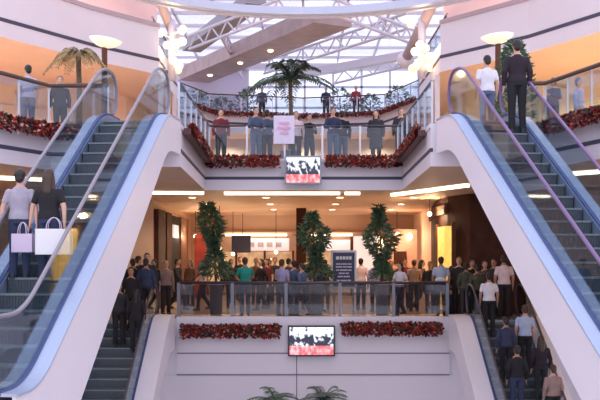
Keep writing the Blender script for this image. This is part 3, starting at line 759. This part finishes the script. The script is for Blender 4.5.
pose('walk', ll=[(.085,0,.90),(.09,-.17,.50),(.09,-.21,.085)], rl=[(-.085,0,.90),(-.09,.05,.49),(-.09,.28,.13)],
     la=[(.172,0,1.352),(.235,.10,1.13),(.21,.13,.90)], ra=[(-.172,0,1.352),(-.235,-.08,1.13),(-.21,-.24,.95)])
pose('rail', la=[(.172,0,1.352),(.25,-.08,1.13),(.16,-.32,1.06)], ra=[(-.172,0,1.352),(-.25,-.08,1.13),(-.16,-.32,1.06)])
pose('phone', la=[(.172,0,1.352),(.23,-.03,1.13),(.06,-.26,1.20)], ra=[(-.172,0,1.352),(-.235,.03,1.12),(-.235,-.04,.88)],
     ll=[(.088,0,.90),(.12,-.03,.48),(.14,-.02,.085)])
pose('ride', la=[(.172,0,1.352),(.27,-.08,1.15),(.37,-.27,1.02)], ll=[(.088,0,.90),(.095,-.07,.50),(.10,-.03,.085)], rl=[(-.088,0,.90),(-.10,-.0,.48),(-.12,.05,.085)])
pose('carry', la=[(.172,0,1.352),(.26,.02,1.12),(.28,.05,.88)], ra=[(-.172,0,1.352),(-.25,.03,1.12),(-.27,.06,.88)])
CACHE = {}
def hand(b, el, wr, side):
    d = (Vector(wr)-Vector(el)).normalized(); wr = Vector(wr)
    lat = Vector((0,-1,0)) if abs(d.y) < .7 else Vector((-side,0,0))      # thumb side
    lat = (lat-d*lat.dot(d)).normalized(); nrm = d.cross(lat)
    for q in (-.026,-.009,.009,.026): b.capsule(wr+d*.0+lat*q*.7, .016, wr+d*.075+lat*q, .0145, 8)
    for q, L, in ((.030,.062), (.010,.072), (-.010,.068), (-.030,.052)):
        k0 = wr+d*.078+lat*q; k1 = k0+d*L*.55-nrm*side*.006; k2 = k1+(d*.8-nrm*side*.45)*L*.55
        b.capsule(k0, .0098, k1, .0092, 8); b.capsule(k1, .0092, k2, .0082, 8)
    t0 = wr+d*.025+lat*.028; t1 = t0+(lat*.75+d*.7)*.035; t2 = t1+(d*.95+lat*.15)*.032
    b.capsule(t0, .0125, t1, .0115, 8); b.capsule(t1, .0112, t2, .0095, 8)
def tmpl(ps, kind):
    key = (ps, kind)
    if key in CACHE: return CACHE[key]
    P_ = POSES[ps]; b = MB()
    if kind == 'body':
        torso(b, .86, 1.46)
        b.capsule((0,.012,1.40), .058, (0,-.005,1.53), .053)
        b.ell((0,-.008,1.605), (.074,.094,.110), 20, 14); b.ell((0,-.045,1.535), (.048,.045,.045), 14, 10)     # skull, jaw
        b.capsule((0,-.098,1.612), .010, (0,-.112,1.580), .014); b.ell((0,-.095,1.550), (.022,.012,.008))          # nose, lips
        for s in (-1,1): b.ell((s*.075,.0,1.600), (.011,.020,.030)); b.ell((s*.03,-.088,1.632), (.018,.012,.007)); 
        for k, s in (('la',1),('ra',-1)):
            A = P_[k]; b.capsule(A[0], .052, A[1], .041); b.capsule(A[1], .041, A[2], .027); hand(b, A[1], A[2], s)
        for k in ('ll','rl'):
            A = P_[k]; b.capsule(A[0], .084, A[1], .055); b.capsule(A[1], .057, A[2], .037)
            c = Vector(A[1]).lerp(Vector(A[2]), .3); b.ell((c.x, c.y+.018, c.z), (.050,.052,.10))
            b.capsule((A[2][0], A[2][1]+.03, A[2][2]-.045), .036, (A[2][0], A[2][1]-.13, A[2][2]-.058), .026)
        me = remesh(b, .0075, 'body', 3)
        bm = bmesh.new(); bm.from_mesh(me)
        for s in (-1,1):
            r = bmesh.ops.create_uvsphere(bm, u_segments=8, v_segments=6, radius=.0095, matrix=Matrix.Translation((s*.030,-.092,1.615)))
            for v in r['verts']:
                for f in v.link_faces: f.material_index = 1; f.smooth = True
        bm.to_mesh(me); bm.free(); me.materials.append(M['skin1']); me.materials.append(M['eye'])
    elif kind in ('short','long'):
        torso(b, .93, 1.41, .018)
        b.tube([(0,.005,1.40),(0,.005,1.445)], [.115,.070], 16)
        for k in ('la','ra'):
            A = P_[k]; b.capsule(A[0], .062, A[1] if kind == 'long' else tuple(Vector(A[0]).lerp(Vector(A[1]), .62)), .056)
            if kind == 'long': b.capsule(A[1], .056, tuple(Vector(A[1]).lerp(Vector(A[2]), .9)), .040)
        me = remesh(b, .011, 'shirt'); me.materials.append(CL['white'])
    elif kind == 'coat':
        torso(b, .86, 1.41, .03)
        b.tube([(0,0,.52),(0,0,.75),(0,0,1.0)], [.215,.205,.175], 20)
        b.tube([(0,.005,1.40),(0,.005,1.455)], [.12,.078], 16)
        for k in ('la','ra'):
            A = P_[k]; b.capsule(A[0], .075, A[1], .062); b.capsule(A[1], .062, tuple(Vector(A[1]).lerp(Vector(A[2]), .92)), .046)
        me = remesh(b, .012, 'coat'); me.materials.append(CL['black'])
    elif kind == 'trousers':
        torso(b, .86, 1.0, .014)
        for k in ('ll','rl'):
            A = P_[k]; b.capsule(A[0], .098, A[1], .072); b.capsule(A[1], .072, (A[2][0], A[2][1]+.01, A[2][2]+.0), .060)
        me = remesh(b, .011, 'trousers'); me.materials.append(CL['black'])
    elif kind == 'skirt':
        torso(b, .93, 1.0, .016); b.tube([(0,0,.50),(0,0,.70),(0,0,.97)], [.20,.195,.172], 20)
        me = remesh(b, .011, 'skirt'); me.materials.append(CL['black'])
    elif kind == 'shoes':
        for k in ('ll','rl'):
            A = P_[k]; z = A[2][2]-.085; x, y = A[2][0], A[2][1]
            b.capsule((x,y+.035,z+.048), .046, (x,y-.13,z+.040), .039); b.box(x-.045,x+.045,y-.17,y+.08,z+.0,z+.022)
        me = remesh(b, .009, 'shoes', 2); me.materials.append(M['shoe'])
    elif kind in ('hair_short','hair_long','hair_bun'):
        b.ell((0,.014,1.632), (.086,.102,.096), 20, 14)
        b.ell((0,.055,1.575), (.072,.055,.075), 16, 10)
        if kind == 'hair_long':
            b.capsule((0,.055,1.58), .082, (0,.075,1.36), .075); 
            for s in (-1,1): b.capsule((s*.066,.02,1.60), .032, (s*.085,.03,1.40), .036)
        if kind == 'hair_bun': b.ell((0,.125,1.65), (.05,.045,.05))
        me = remesh(b, .009, 'hair', 3)
        bm = bmesh.new(); bm.from_mesh(me)          # open the face
        bmesh.ops.delete(bm, geom=[v for v in bm.verts if v.co.y < -.045 and v.co.z < 1.665 and abs(v.co.x) < .078], context='VERTS')
        bm.to_mesh(me); bm.free(); me.materials.append(M['hair_k'])
    CACHE[key] = me; return me
def person(x, y, z, face, ps, top, topc, botc, label, hair='hair_short', hc='hair_k', skin='skin1', h=1.72, bot='trousers', group='people in the atrium', shoe='shoe'):
    t = empty('person', (x,y,z), face); t.scale = (h/1.715,)*3; tag(t, label, 'person', group)
    parts = [('body','body',M[skin]), ('shirt' if top != 'coat' else 'coat', top, CL[topc]), (bot, bot, CL[botc]), ('shoes','shoes',M[shoe])]
    if hair: parts.append(('hair', hair, M[hc]))
    for n, k, m in parts:
        o = bpy.data.objects.new(n, tmpl(ps, k)); COL.objects.link(o); o.parent = t
        o.material_slots[0].link = 'OBJECT'; o.material_slots[0].material = m
    return t
def at(px, Y): return (px-303)*Y/1000
AW = PI   # facing away from the viewer
G = 'people in the atrium'
# on the left upper escalator
Y = 15.15; zf = zup(Y)+.02
person(at(20,Y), Y, zf, AW+.05, 'carry','short','grey','navy', 'person in a grey t-shirt riding the left upper escalator beside a long-haired companion', h=1.66)
person(at(49,Y-.05), Y-.05, zf, AW-.1, 'carry','short','black','navy', 'person with long dark hair and black top on the left upper escalator', 'hair_long','hair_b', h=1.66)
def bag(c, w, h, d, m, label, rz=0):
    t = empty('shopping_bag', c, rz); tag(t, label, 'bag')
    b = MB(); b.box(-w/2,w/2,-d/2,-d/2+.006,0,h); b.box(-w/2,w/2,d/2-.006,d/2,0,h); b.box(-w/2,-w/2+.006,-d/2,d/2,0,h); b.box(w/2-.006,w/2,-d/2,d/2,0,h); b.box(-w/2,w/2,-d/2,d/2,0,.006); b.box(-w/2+.01,w/2-.01,-d/2+.01,d/2-.01,.02,h*.86)
    b.build('bag_body', m, t)
    for s in (-1,1):
        pts = [(-w*.2,s*d*.45,h-.03)]+[(-w*.2*math.cos(a), s*d*.45*(1-math.sin(a)*.6), h+.17*math.sin(a)) for a in [PI*k/8 for k in range(1,8)]]+[(w*.2,s*d*.45,h-.03)]
        b = MB(); b.tube(pts, .006, 6); b.build('handle', M['lilac_paper'], t)
bag((at(23,14.85), 14.85, zf+.40), .32, .28, .14, M['lilac_paper'], 'lilac shopping bag held by the person in the grey t-shirt')
bag((at(54,14.8), 14.8, zf+.37), .52, .38, .18, M['paper'], 'large white shopping bag held by the long-haired person in black', .06)
# right upper escalator and landing
Y = 19.5; person(at(517,Y), Y, zup(Y)+.02, AW, 'stand','long','plum','black', 'person dressed all in dark clothes near the top of the right upper escalator', h=1.82)
Y = 22.6; person(at(487,Y), Y, Z2, AW+.2, 'stand','short','white','denim', 'person in a white shirt and jeans stepping off the right upper escalator', h=1.78)
# upper balcony
UP = [
 (221,30.1,.1,'stand','long','maroon','charcoal','person in a maroon jacket at the far left of the upper balcony',1.66,'hair_short','hair_b'),
 (256,30.2,.4,'rail','long','bluegrey','denim','person in a blue-grey jacket leaning on the upper balcony rail, left of the banner',1.74,'hair_short','hair_k'),
 (267,30.6,AW,'stand','long','bluegrey','black','person with a blue-grey back turned, between the leaning person and the banner',1.72,'hair_short','hair_k'),
 (296,30.5,.0,'stand','short','pinkwhite','charcoal','person in a pinkish top just right of the banner',1.66,'hair_long','hair_b'),
 (309,31.2,.5,'phone','long','black','navy','person in black with one hand raised, behind the upper screen',1.68,'hair_short','hair_k'),
 (333,30.2,.2,'rail','long','navy','denim','person in navy leaning on the upper rail right of the upper screen',1.72,'hair_short','hair_k'),
 (342,31.0,AW,'stand','long','black','bluegrey','person in black with back turned, right of the person in navy on the upper balcony',1.75,'hair_short','hair_k'),
 (376,30.3,-.3,'stand','coat','charcoal','black','person in a long charcoal coat at the right end of the upper balcony',1.66,'hair_long','hair_k'),
 (401,30.4,.2,'stand','long','charcoal','black','slim person in dark clothes by the right corner of the upper balcony',1.74,'hair_short','hair_b')]
for px, Y, f, ps, top, tc, bc, lab, h, hr_, hc in UP:
    person(at(px,Y), Y, Z2, f, ps, top, tc, bc, lab, hr_, hc, h=h)
Y = 23.1; person(at(28,Y), Y, Z2, AW+.6, 'stand','short','paleblue','denim', 'person in a pale blue shirt behind the left upper gallery rail', h=1.66)
Y = 24.2; person(at(60,Y), Y, Z2, .3, 'stand','long','charcoal','black', 'person in dark clothes on the left upper gallery, below the yellowish palm', h=1.6)
Y = 23.4; person(at(553,Y), Y, Z2, -.8, 'phone','long','navy','black', 'person in navy on the right upper gallery behind the rail', 'hair_bun','hair_k', h=1.42)
Y = 24.5; person(at(579,Y), Y, Z2, .9, 'stand','long','paleblue','grey', 'person in pale clothes at the right edge of the right upper gallery', h=1.62)
# concourse
MID = [
 (133,29.3,AW+.2,'stand','long','black','black','person in black on the middle level, leftmost beside the left truss',1.72,'hair_short','hair_k','skin2'),
 (147,28.9,.15,'stand','long','charcoal','black','tall person in a charcoal jacket facing out at the top of the left lower escalator',1.88,'hair_short','hair_b','skin1'),
 (166,30.6,.5,'stand','long','taupe','charcoal','fair-haired person in a taupe jacket left of the railing',1.66,'hair_short','hair_g','skin1'),
 (203,33.0,-1.2,'walk','short','pinkwhite','black','walking person in a pale top and black trousers in front of the red poster',1.66,'hair_long','hair_k','skin1'),
 (231,34.5,.3,'stand','long','black','navy','person in black just left of the person in teal',1.68,'hair_short','hair_k','skin2'),
 (245,30.0,AW+.2,'rail','short','teal','denim','person in a teal shirt and jeans near the middle balcony rail',1.76,'hair_short','hair_b','skin2'),
 (256,36.5,.1,'stand','long','brown','black','person in brown just right of the person in teal, farther back',1.72,'hair_short','hair_k','skin2'),
 (266,35.0,-.2,'stand','short','maroon','black','person in a maroon top left of the lavender shirts',1.7,'hair_long','hair_b','skin1'),
 (275,38.0,0,'stand','long','charcoal','black','person in charcoal far back, left of the dark pillar',1.74,'hair_short','hair_k','skin2'),
 (282,29.9,AW-.5,'phone','short','lavender','denim','stocky person in a lavender shirt and jeans at the middle balcony rail',1.7,'hair_short','hair_b','skin1'),
 (294,30.0,AW+.5,'stand','long','bluegrey','denim','person in a blue-grey jacket and jeans right of the stocky lavender shirt',1.66,'hair_short','hair_k','skin1'),
 (306,33.6,.2,'stand','short','lavender','navy','person in a lavender top behind the middle planter',1.62,'hair_long','hair_k','skin1'),
 (325,33.5,AW,'stand','long','black','denim','person in black and jeans just left of the navy notice board',1.68,'hair_short','hair_k','skin2'),
 (361,33.6,AW-.3,'stand','short','pinkwhite','black','person in a pale pink shirt and black trousers right of the navy notice board',1.72,'hair_short','hair_k','skin1'),
 (375,32.3,AW+.3,'stand','long','lavender','black','person in a pale lavender shirt beside the right planter',1.66,'hair_short','hair_b','skin1'),
 (391,32.7,.2,'stand','long','olive','black','person in olive right of the right planter',1.64,'hair_short','hair_k','skin2'),
 (400,30.0,-.9,'walk','short','white','navy','walking person in a white top and navy trousers',1.6,'hair_long','hair_k','skin1'),
 (405,34.6,.1,'stand','long','maroon','black','person in dark red behind the walking person in white',1.7,'hair_short','hair_k','skin2'),
 (414,32.6,AW,'stand','short','taupe','charcoal','person in a taupe shirt in front of the dark pictures',1.68,'hair_short','hair_b','skin2'),
 (441,29.9,AW,'stand','short','paleblue','charcoal','person in a pale blue-white shirt in front of the yellow doorway',1.78,'hair_short','hair_k','skin2'),
 (459,30.2,-.4,'stand','long','charcoal','black','person in charcoal just right of the yellow doorway',1.76,'hair_short','hair_g','skin1'),
 (472,29.6,.3,'stand','long','black','black','person in black against the curved dark shopfront',1.7,'hair_short','hair_k','skin2'),
 (485,29.3,.0,'stand','long','brown','black','person in brown facing out at the top of the right lower escalator',1.66,'hair_long','hair_b','skin1'),
 (477,28.3,AW+.2,'stand','long','olive','black','person in dark olive stepping onto the right lower escalator',1.55,'hair_short','hair_k','skin2')]
MID += [
 (154,29.4,-.6,'phone','long','black','charcoal','person in black raising one hand beside the tall charcoal jacket',1.7,'hair_short','hair_k','skin2'),
 (139,30.4,2.0,'stand','long','navy','black','person in navy turned sideways behind the people at the left lower escalator',1.8,'hair_short','hair_b','skin1'),
 (178,33.4,1.3,'walk','long','charcoal','black','person in charcoal walking left past the black doorway',1.72,'hair_short','hair_k','skin2'),
 (190,36.0,-.5,'stand','long','brown','navy','person in brown standing behind the walker in the pale top',1.66,'hair_long','hair_b','skin1'),
 (224,38.5,1.1,'walk','long','charcoal','black','person in charcoal walking, far back behind the person in black',1.74,'hair_short','hair_k','skin2'),
 (240,41.0,.5,'stand','long','black','black','person in black far back under the dark hanging sign',1.76,'hair_short','hair_b','skin1'),
 (261,33.2,-1.0,'walk','long','black','charcoal','person in black walking right, just beyond the person in teal',1.7,'hair_long','hair_k','skin1'),
 (270,40.5,.7,'stand','long','maroon','black','person in dark red far back below the pale sign band',1.7,'hair_short','hair_k','skin2'),
 (289,34.8,2.2,'stand','long','navy','black','person in navy behind the lavender shirt, beside the dark pillar',1.72,'hair_short','hair_k','skin2'),
 (313,35.8,-.9,'walk','long','charcoal','navy','person in charcoal walking behind the middle potted tree',1.72,'hair_short','hair_k','skin2'),
 (319,32.4,.9,'phone','long','navy','denim','person in navy with a raised hand between the middle tree and the notice board',1.6,'hair_short','hair_k','skin2'),
 (302,29.8,AW+.9,'walk','long','denim','navy','person in denim striding right at the middle balcony rail',1.58,'hair_short','hair_b','skin1'),
 (384,35.5,.3,'stand','long','black','black','person in black behind the right potted tree',1.74,'hair_short','hair_k','skin2'),
 (422,34.0,1.4,'walk','long','brown','black','person in brown walking left of the yellow doorway',1.66,'hair_long','hair_k','skin1'),
 (430,31.8,-.2,'stand','long','charcoal','black','person in charcoal behind the pale blue-white shirt, on its left',1.62,'hair_short','hair_k','skin2'),
 (452,30.4,1.0,'stand','long','brown','navy','person in brown just right of the pale blue-white shirt',1.5,'hair_long','hair_b','skin1'),
 (466,28.95,AW-.4,'stand','long','olive','charcoal','person in olive waiting at the right end of the railing',1.6,'hair_short','hair_k','skin2'),
 (494,28.95,-.7,'stand','long','charcoal','black','person in charcoal behind the white t-shirt at the right lower escalator',1.72,'hair_short','hair_k','skin2')]
for px, Y, f, ps, top, tc, bc, lab, h, hr_, hc, sk in MID:
    person(at(px,Y), Y, Z1, f, ps, top, tc, bc, lab, hr_, hc, sk, h=h)
t = tag(empty('belt_bag', (at(441,29.66), 29.70, 1.03)), 'white belt bag worn by the person in front of the yellow doorway', 'bag')
b = MB(); b.ell((0,0,.06),(.18,.07,.075)); b.build('pouch', M['paper'], t, True)
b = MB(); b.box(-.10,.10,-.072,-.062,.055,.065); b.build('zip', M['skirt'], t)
# lower escalators
LOW = [
 (119,26.5,.2,'stand','long','charcoal','black','person in charcoal lower on the left lower escalator, half behind the truss',1.7,'hair_short','hair_k','skin2'),
 (136,26.3,AW,'stand','long','black','black','person in black with back turned lower on the left lower escalator',1.66,'hair_long','hair_k','skin2'),
 (131,27.1,.1,'stand','long','black','black','person in black on the top steps of the left lower escalator, nearest the truss',1.72,'hair_short','hair_k','skin2'),
 (146,27.5,AW,'stand','long','navy','charcoal','person in navy with back turned at the top of the left lower escalator',1.7,'hair_short','hair_k','skin2'),
 (489,26.95,AW,'stand','short','white','black','person in a white t-shirt and black trousers high on the right lower escalator',1.68,'hair_short','hair_k','skin2'),
 (504,28.0,AW-.1,'stand','short','pinkwhite','black','person in a pale pink shirt at the head of the right lower escalator',1.8,'hair_short','hair_k','skin2'),
 (525,25.6,AW,'stand','short','paleblue','black','person in a pale grey-blue shirt halfway down the right lower escalator',1.72,'hair_short','hair_b','skin1'),
 (506,25.3,AW+.1,'stand','long','navy','black','person in navy beside the pale grey-blue shirt on the right lower escalator',1.62,'hair_short','hair_k','skin2'),
 (541,24.6,AW,'stand','long','plum','charcoal','person in plum lower on the right lower escalator near the truss',1.64,'hair_long','hair_b','skin1'),
 (517,24.2,AW,'stand','long','black','navy','person in black lower on the right lower escalator, beside the glass',1.7,'hair_short','hair_k','skin2'),
 (553,23.7,AW+.2,'stand','long','taupe','black','person in taupe lowest on the right lower escalator at the picture edge',1.6,'hair_short','hair_b','skin1')]
for px, Y, f, ps, top, tc, bc, lab, h, hr_, hc, sk in LOW:
    person(at(px,Y), Y, zlow(Y)+.03, f, ps, top, tc, bc, lab, hr_, hc, sk, h=h)
# far people on the top level, tiny
for i, (px, Y, c, l) in enumerate([(262,53.4,'bluegrey','tiny distant person in blue-grey on the top level left of the palm'), (326,53.4,'navy','tiny distant person in navy on the top level right of the palm'), (356,53.0,'red','tiny distant person in red on the top level'), (412,47.5,'black','dark distant person at the right end of the top-level rail')]):
    person(at(px,Y)+(.6 if i == 3 else 0), Y, Z3, 0, 'stand','long',c,'black', l)

# ------------------------------------------------------------------ light
w = bpy.data.worlds.new('sky'); S.world = w; w.use_nodes = True
bg = w.node_tree.nodes['Background']
bg.inputs[0].default_value = (.97,.945,1.13,1); bg.inputs[1].default_value = 1.12
def lamp(x, y, z, e, col=(1,.72,.46), r=.12, spot=None):  # added spots that brighten the levels, most of them without a fixture
    l = bpy.data.lights.new('fill_spot', 'SPOT'); l.energy = e; l.color = col; l.shadow_soft_size = r; l.spot_size = spot or 2.6; l.spot_blend = .6
    o = bpy.data.objects.new('fill_spot', l); COL.objects.link(o); o.location = (x,y,z); return o
for i in range(4):
    for j in range(3): lamp(-3.6+i*2.4, 32.5+j*4.2, 3.66, 115, (1,.74,.52))
for x in (-8,8):
    for y in (18,25): lamp(x, y, 3.6, 90)
for s in (-1,1):
    c = (1,.84,.58) if s > 0 else (1,.80,.66)
    for x, y in ((8.5,33.5),(10.5,30),(7.2,28.5),(9.5,26)): lamp(s*x, y, Z3-1.06, 420 if s > 0 else 330, c)
    for x, y in ((8.5,31),(10,28.5)): lamp(s*x*.98, y+1.4, 12.6, 380, (1,.74,.64))
def glow(p, e, col, r):
    l = bpy.data.lights.new('lamp_glow', 'POINT'); l.energy = e; l.color = col; l.shadow_soft_size = r
    o = bpy.data.objects.new('lamp_glow', l); COL.objects.link(o); o.location = p
glow((-4.6,35.2,9.2), 45, (1,.70,.38), .15); glow((4.2,35.6,9.3), 45, (1,.70,.38), .15)
for o_ in [o for o in COL.objects if o.name.startswith('pendant_lamp')]:
    glow(o_.location+Vector((0,-.15,-.02)), 45, (1,.70,.42), .08)
for x in (-4,0,4): lamp(x, 53, Z3-1.1, 200, (1,.78,.55))

# ------------------------------------------------------------------ camera and view
cam = bpy.data.cameras.new('camera'); co = bpy.data.objects.new('camera', cam); COL.objects.link(co); S.camera = co
co.location = (0,0,1.8); co.rotation_euler = (PI/2,0,0)
cam.sensor_width = 36; cam.lens = 60; cam.shift_x = -3/600; cam.shift_y = 56/600; cam.clip_end = 300
S.view_settings.view_transform = 'Standard'; S.view_settings.look = 'None'; S.view_settings.gamma = 1; S.view_settings.exposure = 0.5
S.view_settings.use_curve_mapping = False
S.cycles.max_bounces = 8; S.cycles.transparent_max_bounces = 24
S.cycles.use_denoising = True
